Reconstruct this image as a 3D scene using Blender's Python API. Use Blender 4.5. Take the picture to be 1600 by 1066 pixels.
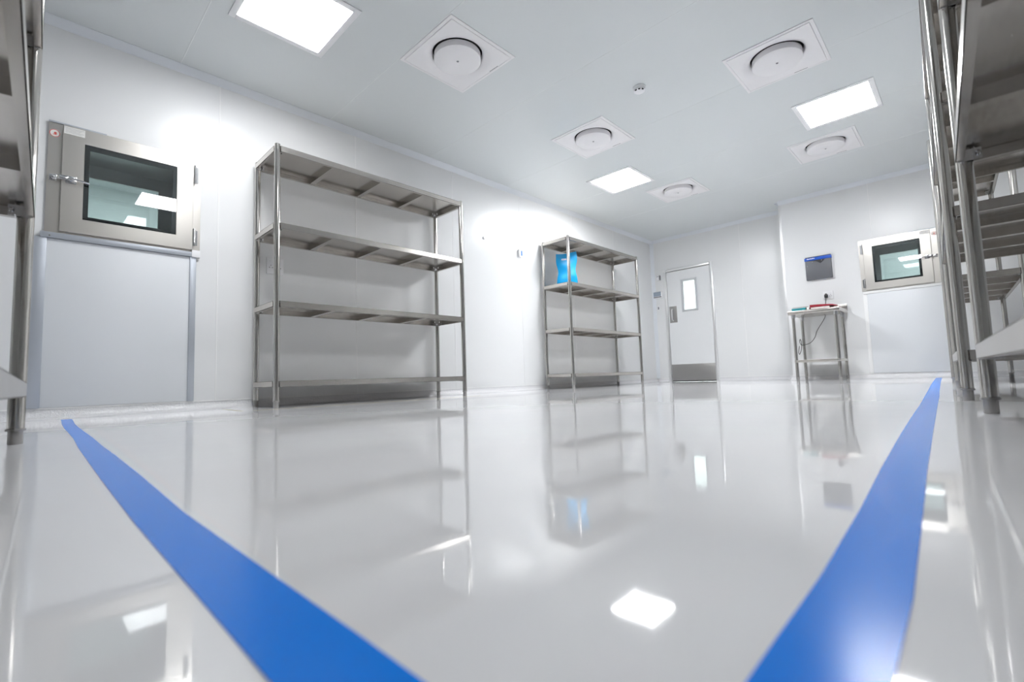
import bpy, bmesh, math, random
from mathutils import Matrix, Vector
random.seed(7)
for o in list(bpy.data.objects): bpy.data.objects.remove(o)
SC = bpy.context.scene
COL = SC.collection
PI = math.pi

# ------------------------------------------------------------------ camera
F_PX, YAW, PITCH, ROLL = 742.4, 0.7683, 0.0785, -0.0331
CAM = Vector((4.3755, 0.0, 0.1673))
cy, sy, cp, sp = math.cos(YAW), math.sin(YAW), math.cos(PITCH), math.sin(PITCH)
fw = Vector((-sy*cp, cy*cp, sp)); rt = Vector((cy, sy, 0)); up = rt.cross(fw)
cr, sr = math.cos(ROLL), math.sin(ROLL)
RT = rt*cr + up*sr; UP = -rt*sr + up*cr
cam_data = bpy.data.cameras.new('camera'); cam = bpy.data.objects.new('camera', cam_data); COL.objects.link(cam)
M = Matrix.Identity(4)
for i in range(3):
    M[i][0] = RT[i]; M[i][1] = UP[i]; M[i][2] = -fw[i]; M[i][3] = CAM[i]
cam.matrix_world = M
cam_data.sensor_width = 36.0; cam_data.sensor_fit = 'HORIZONTAL'
cam_data.lens = F_PX/1600*36.0
cam_data.clip_start = 0.02
cam_data.dof.use_dof = True; cam_data.dof.focus_distance = 4.2; cam_data.dof.aperture_fstop = 3.2
SC.camera = cam

# ------------------------------------------------------------------ world, exposure
w = bpy.data.worlds.new('world'); SC.world = w; w.use_nodes = True
w.node_tree.nodes['Background'].inputs[0].default_value = (0.9, 0.95, 1, 1)
w.node_tree.nodes['Background'].inputs[1].default_value = 0.0
SC.view_settings.view_transform = 'Standard'; SC.view_settings.look = 'None'
SC.view_settings.gamma = 1.0; SC.view_settings.use_curve_mapping = False
SC.view_settings.exposure = 2.02
PANEL = 17.0     # radiance of the ceiling light panels

# ------------------------------------------------------------------ room numbers
ZC = 2.75; XR = 5.02; YF = -0.62; YB = 8.542; YJ = 8.09; XJ = 2.39

# ------------------------------------------------------------------ materials
def mat(name, col, rough=0.5, metal=0.0, spec=0.5, coat=0.0):
    m = bpy.data.materials.new(name); m.use_nodes = True
    b = m.node_tree.nodes['Principled BSDF']
    b.inputs['Base Color'].default_value = (*col, 1); b.inputs['Roughness'].default_value = rough
    b.inputs['Metallic'].default_value = metal; b.inputs['Specular IOR Level'].default_value = spec
    b.inputs['Coat Weight'].default_value = coat; b.inputs['Coat Roughness'].default_value = 0.05
    return m
def noise_bump(m, scale, strength, dist=0.01, detail=2.0, vec_scale=None, rough_var=None):
    nt = m.node_tree; b = nt.nodes['Principled BSDF']
    tc = nt.nodes.new('ShaderNodeTexCoord'); n = nt.nodes.new('ShaderNodeTexNoise')
    n.inputs['Scale'].default_value = scale; n.inputs['Detail'].default_value = detail
    src = tc.outputs['Object']
    if vec_scale:
        mp = nt.nodes.new('ShaderNodeMapping'); mp.inputs['Scale'].default_value = vec_scale
        nt.links.new(src, mp.inputs['Vector']); src = mp.outputs['Vector']
    nt.links.new(src, n.inputs['Vector'])
    bp = nt.nodes.new('ShaderNodeBump'); bp.inputs['Strength'].default_value = strength; bp.inputs['Distance'].default_value = dist
    nt.links.new(n.outputs['Fac'], bp.inputs['Height']); nt.links.new(bp.outputs['Normal'], b.inputs['Normal'])
    if rough_var:
        mr = nt.nodes.new('ShaderNodeMapRange'); mr.inputs['To Min'].default_value = rough_var[0]; mr.inputs['To Max'].default_value = rough_var[1]
        nt.links.new(n.outputs['Fac'], mr.inputs['Value']); nt.links.new(mr.outputs['Result'], b.inputs['Roughness'])
    return m
def emit(name, col, strength):
    m = bpy.data.materials.new(name); m.use_nodes = True; nt = m.node_tree
    nt.nodes.remove(nt.nodes['Principled BSDF']); e = nt.nodes.new('ShaderNodeEmission')
    e.inputs[0].default_value = (*col, 1); e.inputs[1].default_value = strength
    nt.links.new(e.outputs[0], nt.nodes['Material Output'].inputs[0]); return m

WALL = noise_bump(mat('white_panel', (0.80, 0.805, 0.81), 0.3, 0, 0.5), 3, 0.03, 0.01)
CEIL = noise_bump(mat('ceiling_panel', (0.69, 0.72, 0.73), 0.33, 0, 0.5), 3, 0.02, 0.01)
PANELW = mat('access_panel_white', (0.74, 0.76, 0.785), 0.4)
COVE = mat('cove_trim', (0.76, 0.79, 0.835), 0.45)
FLOOR = mat('epoxy_floor', (0.87, 0.87, 0.885), 0.04, 0, 0.6)
noise_bump(FLOOR, 2.5, 0.05, 0.010, 2.0)
KERB = noise_bump(mat('epoxy_kerb', (0.76, 0.76, 0.775), 0.10, 0, 0.6), 60, 0.45, 0.012, 3)
SEAL = mat('white_sealant', (0.88, 0.88, 0.88), 0.4)
STEEL = noise_bump(mat('brushed_steel', (0.60, 0.58, 0.55), 0.15, 1.0), 14, 0.0, 0.002, 3, (1, 1, 3), (0.10, 0.20))
SHEET = noise_bump(mat('sheet_steel', (0.57, 0.54, 0.505), 0.26, 1.0), 12, 0.0, 0.004, 3, (1, 6, 1), (0.18, 0.30))
CHAMB = mat('chamber_steel', (0.66, 0.67, 0.66), 0.45, 0.7)
BOXST = noise_bump(mat('hatch_steel', (0.60, 0.575, 0.54), 0.30, 1.0), 30, 0.0, 0.002, 3, (6, 1, 1), (0.25, 0.37))
CHROME = mat('chrome', (0.75, 0.75, 0.76), 0.14, 1.0)
ALU = noise_bump(mat('anodised_profile', (0.50, 0.53, 0.58), 0.42, 0.6), 25, 0.02, 0.002)
ALUW = mat('satin_frame', (0.62, 0.64, 0.66), 0.45, 0.5)
ALUB = mat('polished_profile', (0.82, 0.82, 0.82), 0.3, 0.8)
FOOT = mat('dull_foot', (0.35, 0.34, 0.33), 0.45, 0.8)
PLASTW = mat('white_plastic', (0.86, 0.86, 0.88), 0.45)
DIFF = mat('diffuser_white', (0.84, 0.83, 0.845), 0.45)
GREYW = mat('bounce_cut_grey_wall', (0.40, 0.41, 0.42), 0.5)  # unseen walls toned down to cut bounce light and deepen rack contrast
DARK = mat('dark_gap', (0.03, 0.03, 0.032), 0.6)
BLACK = mat('black_glass_border', (0.008, 0.010, 0.014), 0.25)
RUBBER = mat('black_rubber', (0.02, 0.02, 0.02), 0.5)
TAPE = mat('blue_floor_tape', (0.0, 0.235, 0.92), 0.2, 0, 0.1)
YEL = mat('pale_yellow_line', (0.72, 0.66, 0.44), 0.15)
DOORM = mat('door_white', (0.78, 0.79, 0.80), 0.35)
KICK = noise_bump(mat('kick_plate', (0.40, 0.39, 0.38), 0.38, 0.9), 20, 0.03, 0.003, 3, (1, 1, 6))
TEAL = mat('teal_cover', (0.02, 0.26, 0.30), 0.4)
RED = mat('dark_red_cover', (0.30, 0.015, 0.03), 0.35)
PAPER = mat('paper', (0.80, 0.79, 0.76), 0.7)
GREYP = noise_bump(mat('grey_pouch', (0.13, 0.135, 0.15), 0.45), 200, 0.05, 0.002)
GREYD = mat('dark_pouch_flap', (0.035, 0.035, 0.04), 0.4)
BLUEB = mat('blue_band', (0.0, 0.09, 0.55), 0.4)
BAGM = noise_bump(mat('blue_foil', (0.0, 0.27, 0.58), 0.45, 0.0, 0.35), 7, 0.25, 0.01, 2)
BLUEL = mat('blue_print', (0.05, 0.2, 0.6), 0.5)
REDL = mat('red_print', (0.7, 0.12, 0.1), 0.5)
GREYL = mat('grey_print', (0.25, 0.25, 0.27), 0.5)
LCD = mat('grey_display', (0.30, 0.35, 0.42), 0.3)
OLIGHT = emit('light_panel_diffuser', (0.97, 0.985, 1.0), PANEL)
OLIGHT1 = emit('near_light_panel_diffuser', (0.97, 0.985, 1.0), PANEL*0.55)
OLIGHT2 = emit('dim_light_panel_diffuser', (0.97, 0.985, 1.0), PANEL*0.32)
FARL = emit('far_light_panel', (0.98, 1.0, 1.0), 13.0)
FARL2 = emit('far_room_light_panel', (0.94, 1.0, 0.99), 6.0)
FARW = mat('far_room_white', (0.80, 0.83, 0.82), 0.6)
FARG = mat('far_room_green', (0.76, 0.79, 0.79), 0.6)
def glass_mat(name, tint, refl):
    m = bpy.data.materials.new(name); m.use_nodes = True; nt = m.node_tree
    nt.nodes.remove(nt.nodes['Principled BSDF'])
    g = nt.nodes.new('ShaderNodeBsdfGlossy'); g.inputs['Roughness'].default_value = 0.01
    t = nt.nodes.new('ShaderNodeBsdfTransparent'); t.inputs[0].default_value = (*tint, 1)
    fr = nt.nodes.new('ShaderNodeFresnel'); fr.inputs[0].default_value = 1.5
    ad = nt.nodes.new('ShaderNodeMath'); ad.operation = 'ADD'; ad.inputs[1].default_value = refl; ad.use_clamp = True
    mx = nt.nodes.new('ShaderNodeMixShader')
    nt.links.new(fr.outputs[0], ad.inputs[0]); nt.links.new(ad.outputs[0], mx.inputs[0])
    nt.links.new(t.outputs[0], mx.inputs[1]); nt.links.new(g.outputs[0], mx.inputs[2])
    nt.links.new(mx.outputs[0], nt.nodes['Material Output'].inputs[0]); return m
GLASS = glass_mat('hatch_glass', (0.84, 0.875, 0.875), 0.06)
DGLASS = glass_mat('door_glass', (0.95, 0.97, 0.97), 0.03)

# ------------------------------------------------------------------ mesh helpers
class MB:
    def __init__(s): s.bm = bmesh.new(); s.mi = 0
    def _fin(s, faces, mi, smooth):
        for f in faces: f.material_index = mi; f.smooth = smooth
    def box(s, x0, x1, y0, y1, z0, z1, mi=0):
        vs = [s.bm.verts.new((x, y, z)) for x in (x0, x1) for y in (y0, y1) for z in (z0, z1)]
        idx = ((0,1,3,2),(4,6,7,5),(0,4,5,1),(2,3,7,6),(0,2,6,4),(1,5,7,3))
        s._fin([s.bm.faces.new([vs[i] for i in f]) for f in idx], mi, False); return s
    def bbox(s, x0, x1, y0, y1, z0, z1, b=0.003, mi=0, seg=2):
        t = bmesh.new(); vs = [t.verts.new((x, y, z)) for x in (x0, x1) for y in (y0, y1) for z in (z0, z1)]
        for f in ((0,1,3,2),(4,6,7,5),(0,4,5,1),(2,3,7,6),(0,2,6,4),(1,5,7,3)): t.faces.new([vs[i] for i in f])
        bmesh.ops.recalc_face_normals(t, faces=t.faces[:]); bmesh.ops.bevel(t, geom=t.edges[:], offset=b, segments=seg, affect='EDGES', profile=0.5)
        t.faces.ensure_lookup_table(); t.normal_update(); fl = [max(abs(c) for c in f.normal) < 0.999 for f in t.faces]
        t.normal_update(); n0 = len(s.bm.faces); s.merge(t, mi, True); s.bm.faces.ensure_lookup_table()
        for k, q_ in enumerate(fl): s.bm.faces[n0+k].smooth = q_
        return s
    def merge(s, t, mi=0, smooth=False):
        t.verts.index_update(); mp = {v: s.bm.verts.new(v.co) for v in t.verts}
        fs = []
        for f in t.faces:
            fs.append(s.bm.faces.new([mp[v] for v in f.verts]))
        s._fin(fs, mi, smooth); t.free()
    def prism(s, pts, axis, a, b, mi=0, smooth=False):
        """pts: closed 2D outline; extruded along axis ('x','y','z') from a to b"""
        def P(p, t):
            return {'x': (t, p[0], p[1]), 'y': (p[0], t, p[1]), 'z': (p[0], p[1], t)}[axis]
        A = [s.bm.verts.new(P(p, a)) for p in pts]; B = [s.bm.verts.new(P(p, b)) for p in pts]
        n = len(pts); side = [s.bm.faces.new((A[i], A[(i+1) % n], B[(i+1) % n], B[i])) for i in range(n)]
        caps = [s.bm.faces.new(A[::-1]), s.bm.faces.new(B)]
        s._fin(side, mi, smooth); s._fin(caps, mi, False); return s
    def lathe(s, prof, c=(0, 0, 0), seg=32, mi=0, smooth=True, axis='z'):
        """prof: list of (r, h); closed at ends if r==0"""
        def P(r, h, a):
            x, y = r*math.cos(a), r*math.sin(a)
            q = {'z': (x, y, h), 'y': (x, h, y), 'x': (h, x, y)}[axis]
            return (c[0]+q[0], c[1]+q[1], c[2]+q[2])
        rings = []
        for r, h in prof:
            if r < 1e-6: rings.append([s.bm.verts.new(P(0, h, 0))])
            else: rings.append([s.bm.verts.new(P(r, h, 2*PI*k/seg)) for k in range(seg)])
        fs = []
        for A, B in zip(rings, rings[1:]):
            for k in range(seg):
                k2 = (k+1) % seg
                if len(A) == 1 and len(B) == 1: continue
                if len(A) == 1: fs.append(s.bm.faces.new((A[0], B[k2], B[k])))
                elif len(B) == 1: fs.append(s.bm.faces.new((A[k], A[k2], B[0])))
                else: fs.append(s.bm.faces.new((A[k], A[k2], B[k2], B[k])))
        s._fin(fs, mi, smooth); return s
    def cyl(s, x, y, z0, z1, r, seg=24, mi=0, b=0.0015):
        return s.lathe([(0, z0), (r-b, z0), (r, z0+b), (r, z1-b), (r-b, z1), (0, z1)], (x, y, 0), seg, mi)
    def tube(s, pts, r, seg=10, mi=0):
        pts = [Vector(p) for p in pts]; rings = []; up0 = Vector((0.13, 0.21, 0.97)).normalized()
        for i, p in enumerate(pts):
            d = (pts[min(i+1, len(pts)-1)] - pts[max(i-1, 0)]).normalized()
            a = d.cross(up0)
            if a.length < 1e-3: a = d.cross(Vector((1, 0, 0)))
            a.normalize(); b = d.cross(a)
            rings.append([s.bm.verts.new(p + a*r*math.cos(2*PI*k/seg) + b*r*math.sin(2*PI*k/seg)) for k in range(seg)])
        fs = []
        for A, B in zip(rings, rings[1:]):
            for k in range(seg): fs.append(s.bm.faces.new((A[k], A[(k+1) % seg], B[(k+1) % seg], B[k])))
        fs.append(s.bm.faces.new(rings[0])); fs.append(s.bm.faces.new(rings[-1][::-1]))
        s._fin(fs, mi, True); return s
    def quad(s, a, b, c, d, mi=0):
        s._fin([s.bm.faces.new([s.bm.verts.new(p) for p in (a, b, c, d)])], mi, False); return s
    def ring_frame(s, x0, x1, z0, z1, X0, X1, Z0, Z1, y0, y1, c=0.002, mi=0):
        """one-piece rectangular frame in the xz plane, front at y0, with chamfered outer and inner edges"""
        def loop(a, d, e, f, y): return [s.bm.verts.new(p) for p in ((a, y, e), (d, y, e), (d, y, f), (a, y, f))]
        R_ = [loop(x0, x1, z0, z1, y1), loop(x0, x1, z0, z1, y0+c), loop(x0+c, x1-c, z0+c, z1-c, y0),
              loop(X0-c, X1+c, Z0-c, Z1+c, y0), loop(X0, X1, Z0, Z1, y0+c), loop(X0, X1, Z0, Z1, y1)]
        fs = []
        for k in range(6):
            A, B = R_[k], R_[(k+1) % 6]
            for i in range(4): fs.append(s.bm.faces.new((A[i], A[(i+1) % 4], B[(i+1) % 4], B[i])))
        s._fin(fs, mi, False); return s
    def grid_wall(s, xs, zs, holes, y0, y1, mi=0):
        """wall of boxes from xs x zs cells, skipping holes (i,j)"""
        for i in range(len(xs)-1):
            for j in range(len(zs)-1):
                if (i, j) not in holes: s.box(xs[i], xs[i+1], y0, y1, zs[j], zs[j+1], mi)
        return s
    def obj(s, name, mats, parent=None, loc=None, rz=0.0):
        bmesh.ops.recalc_face_normals(s.bm, faces=s.bm.faces[:])
        me = bpy.data.meshes.new(name); s.bm.to_mesh(me); s.bm.free()
        for m in (mats if isinstance(mats, (list, tuple)) else [mats]): me.materials.append(m)
        if any(p.use_smooth for p in me.polygons):
            try: me.set_sharp_from_angle(angle=math.radians(40))
            except Exception: pass
        o = bpy.data.objects.new(name, me); COL.objects.link(o)
        if parent is not None: o.parent = parent
        if loc is not None: o.location = loc
        o.rotation_euler.z = rz
        return o
def tag(o, label, cat, group=None):
    o['label'] = label; o['category'] = cat
    if group: o['group'] = group
    return o
def thing(name, label, cat, loc=(0, 0, 0), rz=0.0, group=None):
    o = bpy.data.objects.new(name, None); COL.objects.link(o); o.location = loc; o.rotation_euler.z = rz
    o.empty_display_size = 0.05
    return tag(o, label, cat, group)
def struct(o): o['kind'] = 'structure'; return o
def L(o, label): o['label'] = label; return o
def smooth_path(pts, n=6):
    P = [Vector(p) for p in pts]; out = []
    for i in range(len(P)-1):
        p0, p1, p2, p3 = P[max(i-1, 0)], P[i], P[i+1], P[min(i+2, len(P)-1)]
        for k in range(n):
            t = k/n
            out.append(0.5*((2*p1) + (-p0+p2)*t + (2*p0-5*p1+4*p2-p3)*t*t + (-p0+3*p1-3*p2+p3)*t**3))
    out.append(P[-1]); return out

# ================================================================== SHELL
struct(MB().box(-0.1, XR+0.1, YF-0.1, YB+0.15, -0.12, 0.0).obj('floor', FLOOR))
b = MB()
LIGHTS = [(1.188, 1.240), (1.188, 5.485), (3.605, 5.535), (3.56, 1.30)]
VENTS = [(1.595, 2.357), (1.585, 4.270), (1.553, 6.420), (3.395, 4.310), (3.333, 6.452)]
holes = [(x, y, 0.29) for x, y in LIGHTS] + [(x, y, 0.26) for x, y in VENTS]
def ceiling_with_holes(b):
    xs = sorted({-0.1, XR+0.1} | {round(x-h, 4) for x, y, h in holes} | {round(x+h, 4) for x, y, h in holes})
    ys = sorted({YF-0.1, YB+0.15} | {round(y-h, 4) for x, y, h in holes} | {round(y+h, 4) for x, y, h in holes})
    for j in range(len(ys)-1):
        ym = (ys[j]+ys[j+1])/2; run = None
        for i in range(len(xs)-1):
            xm = (xs[i]+xs[i+1])/2
            solid = not any(abs(xm-x) < h and abs(ym-y) < h for x, y, h in holes)
            if solid and run is None: run = xs[i]
            if not solid and run is not None: b.box(run, xs[i], ys[j], ys[j+1], ZC, ZC+0.12); run = None
        if run is not None: b.box(run, xs[-1], ys[j], ys[j+1], ZC, ZC+0.12)
    b.box(-0.1, XR+0.1, YF-0.1, YB+0.15, ZC+0.12, ZC+0.14)
ceiling_with_holes(b)
for y in (0.80, 2.022, 3.20, 4.455, 5.66, 6.87):     # panel joints, slightly proud
    segs = [(0.0, XR)]
    for x, yy, h in [(x, yy, 0.332) for x, yy in LIGHTS+VENTS]:
        if abs(y-yy) < h:
            new = []
            for a, c in segs:
                if c <= x-h or a >= x+h: new.append((a, c)); continue
                if a < x-h: new.append((a, x-h))
                if c > x+h: new.append((x+h, c))
            segs = new
    for a, c in segs: b.prism([(y-0.004, ZC), (y+0.004, ZC), (y+0.002, ZC-0.0015), (y-0.002, ZC-0.0015)], 'x', a, c, 1)
struct(b.obj('ceiling', [CEIL, mat('ceiling_joint', (0.76, 0.785, 0.79), 0.4)]))

def vseam_y(b, y, z0, z1, x=0.0):  b.prism([(x, y-0.005), (x, y+0.005), (x+0.0022, y+0.003), (x+0.0022, y-0.003)], 'z', z0, z1, 1)
def vseam_x(b, x, z0, z1, y):      b.prism([(x-0.005, y), (x+0.005, y), (x+0.003, y-0.0022), (x-0.003, y-0.0022)], 'z', z0, z1, 1)
# left wall with the opening for the hatch (built in y,z)
P1Y, P1Z, P1W = 0.073, 1.247, 0.887
ys = [YF-0.1, P1Y+0.03, P1Y+P1W-0.03, YB+0.1]; zs = [0, P1Z+0.03, P1Z+0.74, ZC]
b = MB()
for i in range(3):
    for j in range(3):
        if (i, j) != (1, 1): b.box(-0.1, 0, ys[i], ys[i+1], zs[j], zs[j+1])
for y in (1.088, 2.308, 3.566, 4.755, 5.96, 7.16): vseam_y(b, y, 0.07, ZC-0.05)
wall_left = struct(b.obj('wall_left', [WALL, SEAL]))
# far wall with the door opening
DX0, DX1, DZ = 0.284, 1.112, 2.092
b = MB().grid_wall([-0.1, DX0, DX1, XJ+0.06], [0, DZ, ZC], {(1, 0)}, YB, YB+0.1)
vseam_x(b, 1.645, 0.07, ZC-0.05, YB)
wall_far = struct(b.obj('wall_back', [WALL, SEAL]))
# projecting bay of the back wall, with opening for the second hatch
P2X, P2Z, S2 = 3.346, 1.203, 0.927
P2W = P1W*S2
b = MB().grid_wall([XJ, P2X+0.03, P2X+P2W-0.03, XR+0.1], [0, P2Z+0.03, P2Z+0.69, ZC], {(1, 1)}, YJ, YJ+0.1)
b.box(XJ, XJ+0.1, YJ+0.1, YB, 0, ZC)
vseam_x(b, 3.508, 1.95, ZC-0.05, YJ); vseam_x(b, 4.70, 0.07, ZC-0.05, YJ)
wall_bay = struct(b.obj('wall_bay', [WALL, SEAL]))
struct(MB().box(XR, XR+0.1, YF-0.1, YJ, 0, ZC).obj('wall_right', GREYW))
struct(MB().box(0, XR, YF-0.1, YF, 0, ZC).obj('wall_front', GREYW))

# ceiling coves, corner coves (concave quarter profile)
def cove_profile(r, n=6):
    return [(0.0, 0.0), (r, 0.0), (r, -0.004), (r-0.006, -0.0075), (0.0075, -(r-0.006)), (0.004, -r), (0.0, -r)]
CR = 0.052; cpf = cove_profile(CR)
def cove(name, axis, a, c, fn): return struct(MB().prism([fn(p) for p in cpf], axis, a, c, 0, False).obj(name, COVE))
cove('trim_1', 'y', YF, YB, lambda p: (p[0], ZC+p[1]))
cove('trim_2', 'x', 0, XJ, lambda p: (YB-p[0], ZC+p[1]))
cove('trim_3', 'x', XJ-0.0, XR, lambda p: (YJ-p[0], ZC+p[1]))
cove('trim_4', 'y', YJ, YB, lambda p: (XJ-p[0], ZC+p[1]))
cove('trim_5', 'z', 0.07, ZC-CR, lambda p: (p[0], YB+p[1]))
struct(MB().box(XJ-0.003, XJ+0.028, YJ-0.003, YJ, 0.07, ZC-CR).box(XJ-0.003, XJ, YJ, YJ+0.028, 0.07, ZC-CR).obj('trim_6', ALUB))

# coved epoxy kerbs
def kerb_prof(r=0.066, n=7):
    pts = [(0.0, 0.0), (0.0, r)]
    pts += [(r - r*math.cos(k/n*PI/2), r - r*math.sin(k/n*PI/2)) for k in range(1, n)]
    return pts + [(r, 0.0)]
kp = kerb_prof()
def kerb(name, axis, a, c, fn, seal):
    b = MB().prism([fn(p) for p in kp], axis, a, c, 0, True)
    b.prism([fn(p) for p in ((0, 0.066), (0.004, 0.066), (0.003, 0.073), (0, 0.074))], axis, a, c, 1)
    return struct(b.obj(name, [KERB, SEAL]))
kerb('baseboard_left', 'y', YF, YB, lambda p: (p[0], p[1]), 0)
kerb('baseboard_back', 'x', 0, 0.225, lambda p: (YB-p[0], p[1]), 0)
kerb('baseboard_back', 'x', 1.172, XJ, lambda p: (YB-p[0], p[1]), 0)
kerb('baseboard_bay', 'x', XJ-0.0, XR, lambda p: (YJ-p[0], p[1]), 0)
kerb('baseboard_side', 'y', YJ, YB, lambda p: (XJ-p[0], p[1]), 0)
kerb('baseboard_right', 'y', YF, YJ, lambda p: (XR-p[0], p[1]), 0)
kerb('baseboard_front', 'x', 0, XR, lambda p: (YF+p[0], p[1]), 0)

# access panels and profiles under the hatches
L(MB().bbox(0.0, 0.006, 0.088, 0.895, 0.076, 1.205, 0.0015).obj('access_panel', PANELW, wall_left), 'bluish white smooth panel')
b = MB().bbox(0.0, 0.014, 0.02, 0.088, 0.074, 1.21, 0.002)
b.bbox(0.0, 0.020, -0.005, 0.02, 0.074, 1.21, 0.002)
b.bbox(0.0, 0.014, 0.895, 0.938, 0.074, 1.215, 0.002)
b.bbox(0.0, 0.022, 0.055, 0.962, 1.208, 1.246, 0.002)
b.bbox(0.0, 0.026, 0.905, 0.962, 1.206, 1.262, 0.002, 1)
b.lathe([(0, 0.024), (0.004, 0.024), (0.005, 0.021)], (0, 0.935, 1.222), 10, 2, axis='x')
b.lathe([(0, 0.024), (0.004, 0.024), (0.005, 0.021)], (0, 0.10, 1.222), 10, 2, axis='x')
struct(b.obj('trim_7', [ALU, PLASTW, STEEL]))
b = MB().bbox(3.395, 4.20, YJ-0.012, YJ, 0.076, 1.168, 0.002, 0)
b.bbox(3.36, 4.20, YJ-0.022, YJ, 1.165, 1.198, 0.002, 1)
b.bbox(3.352, 3.394, YJ-0.008, YJ, 0.074, 1.165, 0.002, 1)
b.bbox(4.20, 4.24, YJ-0.008, YJ, 0.074, 1.165, 0.002, 1)
struct(b.obj('trim_8', [PANELW, SEAL]))

# rooms seen through the glass
def far_room(name, x0, x1, y0, y1, z1, m, open_side, op):
    b = MB(); t = 0.05
    b.box(x0, x1, y0, y1, -t, 0); b.box(x0, x1, y0, y1, z1, z1+t)
    for side, bx in (('x0', (x0-t, x0, y0, y1)), ('x1', (x1, x1+t, y0, y1)), ('y0', (x0, x1, y0-t, y0)), ('y1', (x0, x1, y1, y1+t))):
        if side != open_side: b.box(*bx, 0, z1)
        else:
            a0, a1, z0_, z1_ = op
            if side == 'x1':
                b.box(bx[0], bx[1], y0, a0, 0, z1); b.box(bx[0], bx[1], a1, y1, 0, z1)
                b.box(bx[0], bx[1], a0, a1, 0, z0_); b.box(bx[0], bx[1], a0, a1, z1_, z1)
            else:
                b.box(x0, a0, bx[2], bx[3], 0, z1); b.box(a1, x1, bx[2], bx[3], 0, z1)
                b.box(a0, a1, bx[2], bx[3], 0, z0_); b.box(a0, a1, bx[2], bx[3], z1_, z1)
    return struct(b.obj(name, m))
CH = 0.56   # hatch depth
far_room('wall_room_beyond_hatch', -3.2, -CH-0.07, -1.2, 2.6, 2.7, FARG, 'x1', (P1Y+0.05, P1Y+P1W-0.05, P1Z+0.05, P1Z+0.72))
far_room('wall_room_beyond_bay', 2.75, 5.6, YJ+CH+0.08, 11.2, 2.7, FARG, 'y0', (P2X+0.05, P2X+P2W-0.05, P2Z+0.05, P2Z+0.67))
far_room('wall_room_beyond_door', -0.9, 2.35, YB+0.16, 11.0, 2.7, FARW, 'y0', (DX0, DX1, 0.0, DZ))
for x, y, m, lb in ((-1.8, 0.9, FARL2, 'light panel in the room seen through the left wall hatch'), (4.2, 10.0, FARL2, 'light panel in the room seen through the back wall hatch'), (0.9, 9.7, FARL, 'light panel in the corridor seen through the door window')):
    t = thing('ceiling_light', lb, 'ceiling light', (x, y, 2.70))
    MB().box(-0.6, 0.6, -0.3, 0.3, -0.012, -0.001).obj('diffuser', m, t)
    MB().box(-0.63, 0.63, -0.33, -0.3, -0.014, 0).box(-0.63, 0.63, 0.3, 0.33, -0.014, 0).box(-0.63, -0.6, -0.3, 0.3, -0.014, 0).box(0.6, 0.63, -0.3, 0.3, -0.014, 0).obj('frame', PLASTW, t)

# ================================================================== CEILING FITTINGS
def ceiling_light(x, y, label, em=None):
    t = thing('ceiling_light', label, 'ceiling light', (x, y, ZC), 0, 'square ceiling light panels')
    o, i = 0.327, 0.284
    b = MB()
    for (x0, x1, y0, y1) in ((-o, o, -o, -i), (-o, o, i, o), (-o, -i, -i, i), (i, o, -i, i)): b.bbox(x0, x1, y0, y1, -0.008, 0.0, 0.0015)
    for (x0, x1, y0, y1) in ((-i, i, -i-0.004, -i), (-i, i, i, i+0.004), (-i-0.004, -i, -i, i), (i, i+0.004, -i, i)): b.box(x0, x1, y0, y1, 0.0, 0.03)
    b.obj('frame', PLASTW, t)
    MB().box(-i, i, -i, i, -0.002, 0.004).obj('diffuser', em or OLIGHT, t)
ceiling_light(*LIGHTS[0], 'glowing square light panel at the top edge, nearest the left wall', OLIGHT1)
ceiling_light(*LIGHTS[1], 'glowing square light panel between two diffusers, beyond the smoke detector on its left')
ceiling_light(*LIGHTS[2], 'glowing square light panel between the two right-hand diffusers')
ceiling_light(*LIGHTS[3], 'square light panel above the picture edge, seen reflected in the back hatch glass', OLIGHT2)

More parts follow.
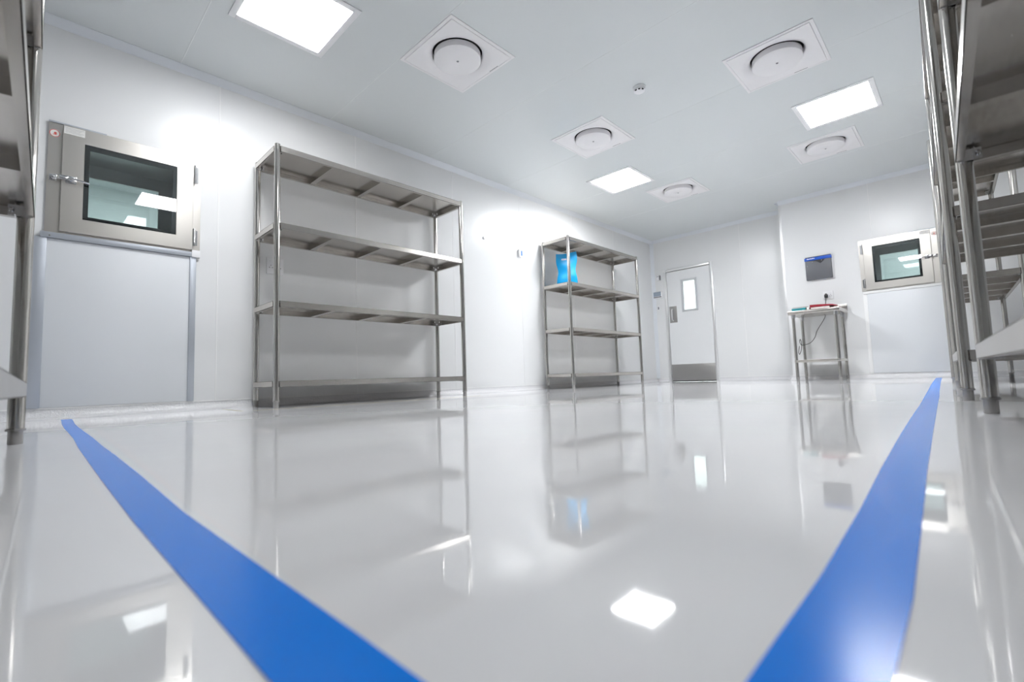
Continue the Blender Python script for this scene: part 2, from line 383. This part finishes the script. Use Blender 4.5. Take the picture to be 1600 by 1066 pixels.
def diffuser(x, y, label):
    t = thing('air_diffuser', label, 'ceiling air diffuser', (x, y, ZC), 0, 'round swirl air diffusers on square plates')
    o = 0.327; R = 0.245; n = 48
    b = MB(); bm = b.bm
    b2 = []
    def ring(r, z): return [bm.verts.new((r*math.cos(2*PI*k/n+PI/n), r*math.sin(2*PI*k/n+PI/n), z)) for k in range(n)]
    def sq(h, z):
        out = []
        for k in range(n):
            a = 2*PI*k/n+PI/n; c, s_ = math.cos(a), math.sin(a); m_ = max(abs(c), abs(s_)); out.append([h*c/m_, h*s_/m_])
        # pull the samples nearest each diagonal onto the corner
        for q in range(4):
            a = PI/4+q*PI/2; k = round((a-PI/n)/(2*PI/n)) % n
            out[k] = [h*(1 if math.cos(a) > 0 else -1), h*(1 if math.sin(a) > 0 else -1)]
        return [bm.verts.new((p[0], p[1], z)) for p in out]
    rs = [sq(o, 0.0), sq(o, -0.006), sq(o-0.020, -0.008), sq(o-0.023, -0.004), sq(o-0.026, -0.004), sq(o-0.028, -0.010),
          ring(0.275, -0.010), ring(0.258, -0.007), ring(0.236, 0.001), ring(0.212, 0.012), ring(0.201, 0.024), ring(0.197, 0.05)]
    for i, (A, B) in enumerate(zip(rs, rs[1:])):
        for k in range(n):
            f = bm.faces.new((A[k], A[(k+1) % n], B[(k+1) % n], B[k])); f.smooth = i >= 6
    b.obj('plate', DIFF, t)
    MB().lathe([(0.245, 0.05), (0.197, 0.05), (0.197, 0.10), (0, 0.10)], seg=40).obj('duct', DARK, t)
    d = MB().lathe([(0, -0.032), (0.010, -0.032), (0.012, -0.0305), (0.014, -0.032), (0.181, -0.030), (0.186, -0.026), (0.186, 0.02), (0.17, 0.03), (0, 0.03)], seg=56).obj('disc', DIFF, t)
    MB().lathe([(0, -0.0345), (0.008, -0.0345), (0.010, -0.032)], seg=16).obj('screw', GREYL, d)
    MB().box(0.06, 0.16, o-0.034, o-0.029, -0.0112, -0.009).obj('edge_label', GREYL, t)  # dark label strip without lettering, added to every plate
diffuser(*VENTS[0], 'large near air diffuser between the top-edge light and the smoke detector')
diffuser(*VENTS[1], 'air diffuser just left of and above the middle light panel')
diffuser(*VENTS[2], 'farthest left-row air diffuser, right of the middle light panel')
diffuser(*VENTS[3], 'large air diffuser at upper right, above the right light panel')
diffuser(*VENTS[4], 'small far air diffuser below the right light panel')

t = thing('smoke_detector', 'small round white smoke detector on the ceiling between the diffusers', 'smoke detector', (2.405, 3.80, ZC))
MB().lathe([(0, 0), (0.056, 0), (0.056, -0.012), (0.05, -0.015), (0, -0.015)], seg=32).obj('base', PLASTW, t)
h = MB().lathe([(0.05, -0.015), (0.052, -0.022), (0.05, -0.036), (0.04, -0.044), (0, -0.048)], seg=32).obj('housing', PLASTW, t)
b = MB()
for a in (258, 297, 336):
    a0, a1 = math.radians(a-11), math.radians(a+11)
    pts = [(0.0505*math.cos(a0+(a1-a0)*k/4), 0.0505*math.sin(a0+(a1-a0)*k/4)) for k in range(5)]
    pts += [(0.0415*math.cos(a1-(a1-a0)*k/4), 0.0415*math.sin(a1-(a1-a0)*k/4)) for k in range(5)]
    b.prism(pts, 'z', -0.0445, -0.037)
b.obj('smoke_slots', DARK, h)

# ================================================================== RACKS
PR = 0.0225
def rack(label, length, depth, loc, rz, dz=0.0, ribs=3, height=2.106, cat='shelving rack', group='stainless steel storage racks', levels=(0.2065, 0.8327, 1.4587, 2.0891)):
    t = thing('storage_rack', label, cat, loc, rz, group)
    for px in (0, length):
        for py in (0, depth):
            p = MB().cyl(px, py, 0.05, height, PR, 28, b=0.004).obj('pole', STEEL, t)
            MB().lathe([(0, 0.0), (0.018, 0.0), (0.0192, 0.002), (0.0192, 0.044), (0.0255, 0.045), (0.0255, 0.052), (0.0225, 0.053), (0, 0.053)], (px, py, 0), 24).obj('foot', FOOT, p)
    e, c = PR, 0.019
    for zt in levels:
        zt = zt + dz; zb = zt-0.046; th = 0.0025
        b = MB()
        pts = [(c, -e), (length-c, -e), (length-c+0.002, -c), (length+c, -c+0.0), (length+e, c), (length+e, depth-c), (length-c, depth+e), (c, depth+e), (-e, depth-c), (-e, c)]
        b.box(-0.006, length+0.006, -0.006, depth+0.006, zt-0.004, zt-0.0005)           # top sheet
        # side rails: folded C section
        for (x0, x1, y0, y1, ax) in ((c, length-c, -e, -e+th, 'f'), (c, length-c, depth+e-th, depth+e, 'b'), (-e, -e+th, c, depth-c, 'l'), (length+e-th, length+e, c, depth-c, 'r')):
            b.box(x0, x1, y0, y1, zb, zt)
            if ax == 'f': b.box(x0, x1, -e, 0.0, zb, zb+th); b.box(x0, x1, -e, -0.006, zt-th, zt)
            if ax == 'b': b.box(x0, x1, depth, depth+e, zb, zb+th); b.box(x0, x1, depth+0.006, depth+e, zt-th, zt)
            if ax == 'l': b.box(-e, 0.0, y0, y1, zb, zb+th); b.box(-e, -0.006, y0, y1, zt-th, zt)
            if ax == 'r': b.box(length, length+e, y0, y1, zb, zb+th); b.box(length+0.006, length+e, y0, y1, zt-th, zt)
        sh = b.obj('shelf', SHEET, t)
        for k in range(ribs):
            rx = length*(k+1)/(ribs+1)
            MB().prism([(rx-0.022, zt-0.004), (rx-0.020, zb+0.002), (rx+0.020, zb+0.002), (rx+0.022, zt-0.004)], 'y', -e+th, depth+e-th).obj('crossbar', SHEET, sh)
        for sx, px in ((1, 0), (-1, length)):
            for s2, py in ((1, 0), (-1, depth)):
                b = MB(); g = PR+0.001
                # small angled bracket gripping the pole, with a bolt
                b.box(*sorted((px+sx*g, px+sx*(g+0.003))), *sorted((py-s2*0.018, py+s2*(g+0.02))), zb-0.004, zb+0.034)
                b.box(*sorted((px-sx*0.018, px+sx*(g+0.02))), *sorted((py+s2*g, py+s2*(g+0.003))), zb-0.004, zb+0.034)
                b.lathe([(0, sx*0.012), (0.007, sx*0.011), (0.009, sx*0.004), (0.009, 0)], (px+sx*(g+0.003), py+s2*0.034, zb+0.015), 12, 0, axis='x')
                b.obj('corner_bracket', CHROME, sh)
    return t
RL = (0.228, 0.900, 1.4587, 2.0891)
rack('wide four-shelf steel rack on the left wall beside the large hatch, empty', 1.892, 0.456, (0.5087, 1.3707, 0), PI/2)
rack('four-shelf steel rack farther along the left wall, holding a blue pouch', 1.847, 0.451, (0.5039, 5.1724, 0), PI/2)
rack('steel rack at the left picture edge, cropped, seen steeply from below', 1.872, 0.456, (3.895, -0.056, 0), PI-0.026, 0.0)
rack('nearest steel rack at the right picture edge, cropped and out of focus', 1.872, 0.456, (4.406, 2.23, 0), -PI/2+0.035, levels=RL)
rack('middle steel rack on the right, second from the camera', 1.40, 0.456, (4.298, 4.42, 0), -PI/2+0.035, levels=RL)
rack('farthest steel rack on the right, closest to the back wall hatch', 2.05, 0.456, (4.205, 7.46, 0), -PI/2+0.025, levels=RL)

# ---- blue pouch on the second rack
def pouch():
    p0, p1 = Vector((0.212, 5.265, 1.4592)), Vector((0.395, 5.525, 1.4592))
    d = (p1-p0); wd = d.length; d.normalize(); nrm = Vector((d.y, -d.x, 0))   # towards camera
    t = thing('foil_pouch', 'bright blue standing foil pouch on the second shelf from the top of the farther rack', 'pouch', p0)
    NU, NV = 24, 30; H0, H1 = 0.455, 0.512
    b = MB(); bm = b.bm; grids = []
    def pt(i, j, side):
        u, v = i/NU, j/NV
        pin = 0.030*math.exp(-((v-0.42)/0.2)**2)                     # pinched waist
        x = u*wd; x = pin + x*(1-2*pin/wd)
        z = v*(H0 + (H1-H0)*u) + 0.012*math.sin(u*PI)*v*-1
        th = 0.036*(math.sin(PI*u)**0.6)*max(0.0, (1-v**3))*(0.45+0.55*math.cos(PI*(v-0.1)))
        th = max(th, 0.0015)
        wob = 0.010*math.sin(6*u+9*v)*v + 0.006*math.sin(14*v-3*u)
        tip = 0.03*(u**3)*(v**6)
        q = d*x + nrm*(side*th + wob - tip) + Vector((0, 0, z))
        return q
    for side in (1, -1): grids.append([[bm.verts.new(pt(i, j, side)) for j in range(NV+1)] for i in range(NU+1)])
    for g in grids:
        for i in range(NU):
            for j in range(NV): f = bm.faces.new((g[i][j], g[i+1][j], g[i+1][j+1], g[i][j+1])); f.smooth = True
    A, B = grids
    for i in range(NU):
        bm.faces.new((A[i][0], A[i+1][0], B[i+1][0], B[i][0])); bm.faces.new((A[i][NV], A[i+1][NV], B[i+1][NV], B[i][NV]))
    for j in range(NV):
        bm.faces.new((A[0][j], A[0][j+1], B[0][j+1], B[0][j])); bm.faces.new((A[NU][j], A[NU][j+1], B[NU][j+1], B[NU][j]))
    b.obj('bag_body', BAGM, t)
    b = MB()
    def q(u, v, off): 
        P = pt(u*NU, v*NV, 1); return P + nrm*off
    b.quad(q(.26, .80, .003), q(.50, .80, .003), q(.50, .845, .003), q(.26, .845, .003), 0)
    for k in range(6):
        a = .275+k*.037; b.quad(q(a, .812, .0045), q(a+.022, .812, .0045), q(a+.022, .834, .0045), q(a, .834, .0045), 1)
    b.obj('label', [PAPER, BLUEL], t)
pouch()

# ================================================================== HATCHES
def hatch(label, loc, rz, S, mirror):
    t = thing('pass_through_hatch', label, 'pass-through hatch', loc, rz, None)
    W, H = 0.887*S, 0.768*S
    def X(a, c):     # mirrored range
        a, c = a*S, c*S
        return (a, c) if not mirror else (W-c, W-a)
    def frame(b, x0, x1, z0, z1, X0, X1, Z0, Z1, y0, y1, mi=0, bev=0.0):
        f = (lambda *a: b.bbox(*a, bev, mi)) if bev else (lambda *a: b.box(*a, mi))
        f(x0, x1, y0, y1, z0, Z0); f(x0, x1, y0, y1, Z1, z1); f(x0, X0, y0, y1, Z0, Z1); f(X1, x1, y0, y1, Z0, Z1)
    # flange + chamber
    b = MB()
    fx0, fx1 = X(0.0, 0.887); ix0, ix1 = X(0.10, 0.80); z0, z1 = 0.0, H
    frame(b, fx0, fx1, z0, z1, ix0, ix1, 0.06*S, 0.71*S, -0.012, -0.0005, 0)
    ft = b.obj('flange', BOXST, t)
    b = MB(); cx0, cx1, cz0, cz1 = X(0.09, 0.80)[0], X(0.09, 0.80)[1], 0.05*S, 0.72*S
    b.box(cx0-0.004, cx0, 0.0, CH, cz0, cz1); b.box(cx1, cx1+0.004, 0.0, CH, cz0, cz1)
    b.box(cx0-0.004, cx1+0.004, 0.0, CH, cz0-0.004, cz0); b.box(cx0-0.004, cx1+0.004, 0.0, CH, cz1, cz1+0.004)
    gx0, gx1 = X(0.213, 0.698)
    frame(b, cx0, cx1, cz0, cz1, gx0, gx1, 0.138*S, 0.618*S, CH-0.03, CH, 0)
    b.obj('chamber', CHAMB, t)
    L(MB().box(gx0-0.001, gx1+0.001, CH-0.018, CH-0.012, 0.137*S, 0.619*S).obj('far_glass', GLASS, t), 'glass of the far door')
    # door
    dx0, dx1 = X(0.071, 0.832); wx0, wx1 = X(0.185, 0.722)
    b = MB().ring_frame(dx0, dx1, 0.013*S, 0.757*S, wx0, wx1, 0.113*S, 0.653*S, -0.036, -0.012)
    door = b.obj('door', BOXST, t)
    b = MB(); frame(b, wx0-0.001, wx1+0.001, 0.112*S, 0.654*S, gx0, gx1, 0.138*S, 0.618*S, -0.027, -0.018, 0)
    L(b.obj('window_border', BLACK, door), 'black printed border')
    MB().box(wx0, wx1, -0.033, -0.028, 0.113*S, 0.653*S).obj('window_glass', GLASS, door)
    # label + sticker
    lx0, lx1 = X(0.076, 0.183)
    b = MB().box(lx0, lx1, -0.0375, -0.036, 0.697*S, 0.748*S)
    for k in range(5): b.box(lx0+0.006, lx1-0.006-0.010*(k % 3), -0.0378, -0.0375, (0.738-0.008*k)*S, (0.7395-0.008*k)*S, 1)
    b.obj('notice_label', [PAPER, GREYL], door)
    sx = sum(X(0.031, 0.031))/2
    b = MB().lathe([(0, -0.0135), (0.027*S, -0.0135), (0.027*S, -0.012)], (sx, 0, 0.688*S), 28, 0, axis='y')
    b.lathe([(0.0265*S, -0.0138), (0.023*S, -0.0138)], (sx, 0, 0.688*S), 28, 1, axis='y')
    b.lathe([(0, -0.0140), (0.0075*S, -0.0140)], (sx+0.003*S, 0, 0.690*S), 20, 1, axis='y')
    b.box(sx-0.009*S, sx+0.010*S, -0.0142, -0.0136, 0.678*S, 0.6825*S, 1)
    b.obj('round_sticker', [PAPER, REDL], t)
    # toggle latch
    zc = 0.378*S; la = t
    b = MB(); x0, x1 = X(0.012, 0.050)
    b.bbox(x0, x1, -0.016, -0.012, zc-0.022*S, zc+0.022*S, 0.001)
    xm = (x0+x1)/2
    b.bbox(xm-0.010*S, xm+0.010*S, -0.046*S, -0.014, zc-0.012*S, zc+0.012*S, 0.003)
    b.obj('latch_strike', CHROME, t)
    b = MB(); x0, x1 = X(0.092, 0.148)
    b.bbox(x0, x1, -0.041, -0.036, zc-0.030*S, zc+0.022*S, 0.001)
    x0, x1 = X(0.060, 0.105); b.bbox(x0, x1, -0.060, -0.044, zc-0.012*S, zc+0.012*S, 0.003)
    x0, x1 = X(0.108, 0.138); b.bbox(x0, x1, -0.060, -0.040, zc-0.014*S, zc+0.012*S, 0.004)
    pts = [(0.120, 0.0, -0.062), (0.150, -0.004, -0.066), (0.185, -0.010, -0.068), (0.214, -0.014, -0.066)]
    cv = lambda a: (a*S if not mirror else W-a*S)
    b.tube([(cv(a), y, zc+z) for a, z, y in pts], 0.0075*S, 10)
    b.tube([(cv(a), y, zc+0.012*S) for a, y in ((0.035, -0.05), (0.07, -0.058), (0.12, -0.06))], 0.003*S, 8)
    b.tube([(cv(a), y, zc-0.012*S) for a, y in ((0.035, -0.05), (0.07, -0.058), (0.12, -0.06))], 0.003*S, 8)
    b.obj('toggle_latch', CHROME, door)
    # hinges
    for za, zb in ((0.553, 0.705), (0.045, 0.185)):
        b = MB(); hx = cv(0.842)
        b.cyl(hx, -0.030, za*S, zb*S, 0.0085*S, 16)
        for k in range(3): 
            zz = za + (zb-za)*(0.18+0.32*k); b.lathe([(0.0085*S, zz*S-0.002), (0.0100*S, zz*S-0.001), (0.0100*S, zz*S+0.004), (0.0085*S, zz*S+0.005)], (hx, -0.030, 0), 16)
        x0, x1 = X(0.842, 0.868); b.box(x0, x1, -0.016, -0.012, (za+0.01)*S, (zb-0.01)*S)
        b.obj('hinge', CHROME, t)
    # top angle strip
    b = MB().box(*X(0.0, 0.30), -0.020, -0.012, H-0.006, H+0.004); b.obj('top_strip', ALU, t)
    return t
hatch('large stainless steel pass-through hatch in the left wall, beside the cropped left rack', (0.0, P1Y, P1Z), PI/2, 1.0, False)
hatch('smaller looking stainless pass-through hatch in the back wall, right of the work table', (P2X, YJ, P2Z), 0.0, S2, True)

# ================================================================== DOOR
dr = thing('door_1', 'white single door with narrow window and steel kick plate in the far wall', 'door', (0, YB, 0)); dr['kind'] = 'structure'
b = MB(); fo = 0.048
for (x0, x1, z0, z1) in ((DX0-fo, DX0, 0, DZ+0.046), (DX1, DX1+fo, 0, DZ+0.046), (DX0, DX1, DZ, DZ+0.046)):
    b.bbox(x0, x1, -0.022, 0.10, z0, z1, 0.004)
b.obj('door_frame', ALUB, dr)
b = MB(); wx0, wx1, wz0, wz1 = 0.603, 0.823, 1.335, 1.868
lx0, lx1, lz0, lz1 = DX0+0.006, DX1-0.004, 0.014, DZ-0.008
b.box(lx0, wx0, -0.004, 0.04, lz0, lz1).box(wx1, lx1, -0.004, 0.04, lz0, lz1).box(wx0, wx1, -0.004, 0.04, lz0, wz0).box(wx0, wx1, -0.004, 0.04, wz1, lz1)
leaf = b.obj('door_leaf', DOORM, dr)
b = MB(); q = 0.044
def ff(b, x0, x1, z0, z1, y0, y1, q, mi=0):
    b.bbox(x0-q, x1+q, y0, y1, z1, z1+q-0.006, 0.002, mi); b.bbox(x0-q, x1+q, y0, y1, z0-q+0.006, z0, 0.002, mi)
    b.bbox(x0-q, x0, y0, y1, z0, z1, 0.002, mi); b.bbox(x1, x1+q, y0, y1, z0, z1, 0.002, mi)
b.ring_frame(wx0-0.042, wx1+0.038, wz0-0.038, wz1+0.036, wx0, wx1, wz0, wz1, -0.014, -0.004, 0.004)
b.obj('window_frame', ALUW, leaf)
MB().box(wx0, wx1, 0.012, 0.018, wz0, wz1).obj('window_glass', DGLASS, leaf)
L(MB().bbox(lx0+0.004, lx1-0.002, -0.006, -0.004, 0.018, 0.325, 0.0008).obj('kick_plate', KICK, leaf), 'brushed grey steel plate')
MB().box(lx0+0.002, lx1-0.002, -0.012, 0.03, 0.004, 0.020).obj('drop_seal', RUBBER, leaf)
MB().bbox(0.312, 0.458, -0.007, -0.004, 1.112, 1.422, 0.001).obj('pull_plate', KICK, leaf)
b = MB(); b.tube(smooth_path([(0.380, -0.008, 1.150), (0.380, -0.040, 1.156), (0.380, -0.052, 1.18), (0.380, -0.052, 1.34), (0.380, -0.040, 1.364), (0.380, -0.008, 1.370)], 5), 0.0105, 12)
b.obj('door_handle', ALUB, leaf)

# wall fittings beside the door
t = thing('door_closer_sensor', 'small grey box on the far wall, topmost of three left of the door', 'sensor', (0.140, YB, 2.006))
MB().bbox(-0.040, 0.030, -0.040, 0, -0.048, 0.048, 0.006).obj('housing', PLASTW, t)
MB().bbox(0.012, 0.034, -0.043, -0.001, -0.046, 0.046, 0.004).obj('side_cover', GREYL, t)
MB().box(-0.032, 0.004, -0.0415, -0.040, 0.020, 0.030).obj('indicator', GREYL, t)
t = thing('pressure_display', 'rectangular grey display with dark lower edge left of the door', 'display', (0.100, YB, 1.680))
MB().bbox(-0.084, 0.084, -0.035, 0, -0.068, 0.066, 0.006).obj('housing', PLASTW, t)
MB().bbox(-0.080, 0.072, -0.038, -0.034, -0.028, 0.058, 0.002).obj('screen', LCD, t)
MB().box(-0.080, 0.080, -0.0375, -0.034, -0.050, -0.036).obj('dark_strip', DARK, t)
t = thing('light_switch', 'tiny grey switch below the display left of the door', 'switch', (0.097, YB, 1.425))
MB().bbox(-0.020, 0.020, -0.012, 0, -0.042, 0.042, 0.003).obj('plate', PLASTW, t)
MB().bbox(-0.010, 0.012, -0.022, -0.012, -0.026, 0.024, 0.003).obj('rocker', GREYL, t)
# fittings on the left wall
t = thing('wall_controller', 'small white controller with blue mark between the two left racks', 'controller', (0, 4.728, 1.878), PI/2)
MB().bbox(-0.032, 0.030, -0.034, 0, -0.052, 0.050, 0.005).obj('housing', PLASTW, t)
MB().bbox(0.000, 0.028, -0.037, -0.033, -0.034, 0.036, 0.002).obj('blue_button', BLUEL, t)
t = thing('round_sensor', 'tiny round white knob on the left wall between the racks', 'sensor', (0, 4.067, 1.972), PI/2)
MB().lathe([(0, -0.018), (0.014, -0.018), (0.019, -0.012), (0.021, 0)], seg=20, axis='y').obj('cap', PLASTW, t)
def socket(label, loc, rz, gangs, w_, h_):
    t = thing('wall_socket', label, 'wall socket', loc, rz)
    MB().bbox(0, w_, -0.010, 0, 0, h_, 0.003).obj('plate', PLASTW, t)
    for g in range(gangs):
        cx = w_*(g+0.5)/gangs; b = MB()
        for dx, dz_ in ((0, 0.016), (-0.012, -0.004), (0.012, -0.004)): b.lathe([(0, -0.0108), (0.0035, -0.0108), (0.0035, -0.009)], (cx+dx, 0, h_*0.42+dz_), 10, 0, axis='y')
        b.obj('pin_holes', DARK, t)
        MB().bbox(cx-0.010, cx+0.010, -0.0135, -0.010, h_*0.72, h_*0.88, 0.001).obj('rocker', PLASTW, t)
    return t
socket('double white wall socket behind the wide rack on the left wall', (0, 1.463, 1.153), PI/2, 2, 0.14, 0.146)
socket('white wall socket above the work table with a black plug in it', (2.884, YJ, 1.155), 0, 2, 0.124, 0.118)

# ================================================================== WORK TABLE and things on it
TX0, TX1, TY0, TY1, TZ = 2.555, 3.165, 7.47, 8.055, 0.972
t = thing('work_table', 'small stainless steel work table against the back wall under the socket', 'work table', (TX0, TY0, 0))
wx, wy = TX1-TX0, TY1-TY0
b = MB(); b.bbox(0, wx, 0, wy, TZ-0.050, TZ, 0.004)
# hollow look: underside lip
top = b.obj('tabletop', SHEET, t)
MB().bbox(0, wx, wy-0.016, wy, TZ, TZ+0.085, 0.003).obj('upstand', SHEET, t)
for lx, ly in ((0.055, 0.05), (wx-0.055, 0.05), (0.055, wy-0.055), (wx-0.055, wy-0.055)):
    lg = MB().cyl(lx, ly, 0.05, TZ-0.05, 0.0205, 24).obj('leg', STEEL, t)
    MB().lathe([(0, 0), (0.016, 0), (0.018, 0.004), (0.020, 0.044), (0.0235, 0.046), (0.0235, 0.054), (0, 0.056)], (lx, ly, 0), 20).obj('foot', FOOT, lg)
    MB().lathe([(0.0205, TZ-0.098), (0.027, TZ-0.096), (0.028, TZ-0.05), (0, TZ-0.05)], (lx, ly, 0), 20).obj('collar', CHROME, lg)
b = MB(); b.bbox(0.035, wx-0.035, 0.030, wy-0.035, 0.255, 0.288, 0.003); b.obj('lower_shelf', SHEET, t)

tag(MB().bbox(0, 0.030, 0, 0.026, 0, 0.04, 0.004).obj('paper_tab', PAPER, None, (2.785, 7.50, TZ+0.0002)), 'small white paper tab between the teal folder and red folder', 'paper tab')
t = thing('teal_folder', 'teal ring folder lying on the left of the work table', 'folder', (2.600, 7.51, TZ), 0.02)
b = MB().bbox(0, 0.17, 0, 0.28, 0, 0.006, 0.002).bbox(0, 0.17, 0, 0.28, 0.032, 0.038, 0.002).bbox(0, 0.17, 0, 0.006, 0.0, 0.038, 0.002); b.obj('cover', TEAL, t)
MB().box(0.008, 0.160, 0.008, 0.270, 0.007, 0.031).obj('pages', PAPER, t)
t = thing('black_notebook', 'dark thin notebook lying on top of the teal folder', 'notebook', (2.605, 7.54, TZ+0.0385), -0.03)
MB().bbox(0, 0.18, 0, 0.24, 0, 0.003, 0.001).bbox(0, 0.18, 0, 0.24, 0.012, 0.015, 0.001).obj('cover', GREYD, t)
MB().box(0.003, 0.176, 0.003, 0.236, 0.0035, 0.0115).obj('pages', PAPER, t)
t = thing('red_folder', 'dark red lever arch folder on the right of the work table', 'folder', (2.825, 7.50, TZ), 0.0)
b = MB()
b.prism([(0.0, 0.0), (0.31, 0.0), (0.31, 0.004), (0.0, 0.004)], 'y', 0, 0.29)
b.prism([(0.0, 0.030), (0.0, 0.064), (0.12, 0.060), (0.26, 0.046), (0.31, 0.028), (0.31, 0.020), (0.24, 0.032)], 'y', 0, 0.29)
b.box(0.0, 0.005, 0, 0.29, 0.004, 0.058)
b.obj('cover', RED, t)
b = MB(); b.prism([(0.008, 0.005), (0.225, 0.005), (0.225, 0.029), (0.008, 0.029)], 'y', 0.01, 0.28); b.obj('pages', PAPER, t)

# plug and cable
t = thing('power_cord', 'black power cable from the socket hanging behind and under the work table', 'power cable', (2.925, YJ-0.012, 1.205))
MB().bbox(-0.022, 0.022, -0.040, 0, -0.028, 0.022, 0.008).bbox(-0.010, 0.010, -0.036, -0.006, 0.015, 0.034, 0.004).obj('plug', RUBBER, t)
o_ = Vector((2.925, YJ-0.012, 1.205))
pts = [(2.922, 8.050, 1.185), (2.918, 8.040, 1.13), (2.905, 8.062, 1.06), (2.900, 8.070, 0.97), (2.888, 8.060, 0.90), (2.862, 7.98, 0.82), (2.80, 7.93, 0.70), (2.775, 7.92, 0.62), (2.72, 7.92, 0.545), (2.64, 7.95, 0.515), (2.585, 7.97, 0.515), (2.565, 7.97, 0.56), (2.575, 7.96, 0.60), (2.590, 7.95, 0.55), (2.585, 7.95, 0.46), (2.566, 7.95, 0.40), (2.552, 7.95, 0.38), (2.545, 7.95, 0.42), (2.56, 7.95, 0.50)]
MB().tube([p-o_ for p in smooth_path(pts, 6)], 0.0040, 8).obj('cable', RUBBER, t)
pts = [(2.80, 8.00, 0.70), (2.83, 8.01, 0.62), (2.80, 8.01, 0.55), (2.74, 8.0, 0.52)]
pts2 = [(2.560, 7.46, 0.90), (2.548, 7.455, 0.86), (2.545, 7.455, 0.80), (2.556, 7.46, 0.765)]
# document holder
t = thing('document_holder', 'dark grey wall document holder with blue top band above the work table', 'document holder', (2.700, YJ, 1.462))
MB().bbox(0.030, 0.350, -0.008, 0, -0.012, 0.318, 0.002).obj('backing_plate', PLASTW, t)
MB().bbox(0.0, 0.325, -0.050, -0.008, 0.0, 0.290, 0.006).obj('pouch', GREYP, t)
MB().bbox(-0.006, 0.330, -0.056, -0.006, 0.286, 0.330, 0.003).obj('band', BLUEB, t)
MB().bbox(0.002, 0.322, -0.040, -0.008, 0.330, 0.342, 0.002).obj('rim', GREYD, t)
b = MB(); b.prism([(0.02, 0.288), (0.115, 0.272), (0.15, 0.262), (0.195, 0.228), (0.235, 0.262), (0.255, 0.288)], 'y', -0.053, -0.050); b.obj('flap', GREYD, t)
for sx, sz in ((0.095, 0.262), (0.210, 0.272), (0.028, 0.205)): MB().lathe([(0, -0.0575), (0.004, -0.057), (0.005, -0.053)], (sx, 0, sz), 12, axis='y').obj('snap', CHROME, t)
b = MB(); x = 0.028
for k, wd in enumerate((9, 8, 10, 7, 9, 8, 9, 10, 7, 8)):
    b.box(x, x+wd*0.00075, -0.0572, -0.056, 0.306, 0.306+(0.016 if k in (0, 4, 7) else 0.012)); x += wd*0.00075+0.0035
b.obj('lettering', PAPER, t)

# ================================================================== FLOOR TAPES (outlines run along the floor)
def tape(name, label, A, B, m, z=0.0008):
    b = MB(); bm = b.bm
    va = [bm.verts.new((x, y, z)) for x, y in A]; vb = [bm.verts.new((x, y, z)) for x, y in B]
    va0 = [bm.verts.new((x, y, 0.0001)) for x, y in A]; vb0 = [bm.verts.new((x, y, 0.0001)) for x, y in B]
    n = len(A)
    for i in range(n-1):
        bm.faces.new((va[i], va[i+1], vb[i+1], vb[i])); bm.faces.new((va0[i], va0[i+1], va[i+1], va[i])); bm.faces.new((vb[i], vb[i+1], vb0[i+1], vb0[i]))
    bm.faces.new((va0[0], va[0], vb[0], vb0[0])); bm.faces.new((va0[-1], vb0[-1], vb[-1], va[-1]))
    tag(b.obj(name, m), label, 'floor tape')
TL_A = [(0.19, 0.185), (0.35, 0.1795), (0.5, 0.1736), (0.7, 0.1657), (0.9, 0.1594), (1.2, 0.1524), (1.6, 0.1468), (2.0, 0.1404), (2.4, 0.128), (2.8, 0.1198), (3.2, 0.1119), (3.6, 0.1061), (3.9, 0.105), (4.07, 0.104), (4.34, 0.102)]
TL_B = [(0.19, 0.236), (0.35, 0.2308), (0.5, 0.2249), (0.7, 0.217), (0.9, 0.209), (1.2, 0.2024), (1.6, 0.1961), (2.0, 0.1916), (2.4, 0.1828), (2.8, 0.178), (3.2, 0.1704), (3.6, 0.1601), (3.9, 0.1613), (4.07, 0.1623), (4.34, 0.1603)]
TR_A = [(4.0256, 7.99), (4.0697, 6.5), (4.1102, 5.2), (4.1463, 4.2), (4.1773, 3.3), (4.2014, 2.6), (4.2182, 2.0), (4.2342, 1.5), (4.2529, 1.0), (4.2662, 0.7), (4.2739, 0.45), (4.274, 0.33), (4.277, -0.05)]
TR_B = [(4.0822, 7.99), (4.1256, 6.5), (4.1687, 5.2), (4.2032, 4.2), (4.2355, 3.3), (4.2571, 2.6), (4.2768, 2.0), (4.2931, 1.5), (4.31, 1.0), (4.322, 0.7), (4.3313, 0.45), (4.332, 0.33), (4.335, -0.05)]
tape('floor_tape', 'blue floor tape running left across the picture to the left hatch', TL_A, TL_B, TAPE)
tape('floor_tape', 'blue floor tape running right beside the right-hand racks to the back wall', TR_A, TR_B, TAPE)
tape('floor_line', 'faint yellow line on the floor along the front of the wide rack',
     [(0.672, 1.16), (0.70, 1.6), (0.70, 2.4), (0.70, 3.3)], [(0.690, 1.16), (0.718, 1.6), (0.718, 2.4), (0.715, 3.3)], YEL)
tape('floor_line', 'short faint yellow line on the floor between the left hatch and wide rack',
     [(0.12, 1.10), (0.40, 1.092), (0.655, 1.080)], [(0.12, 1.135), (0.40, 1.118), (0.655, 1.100)], YEL)
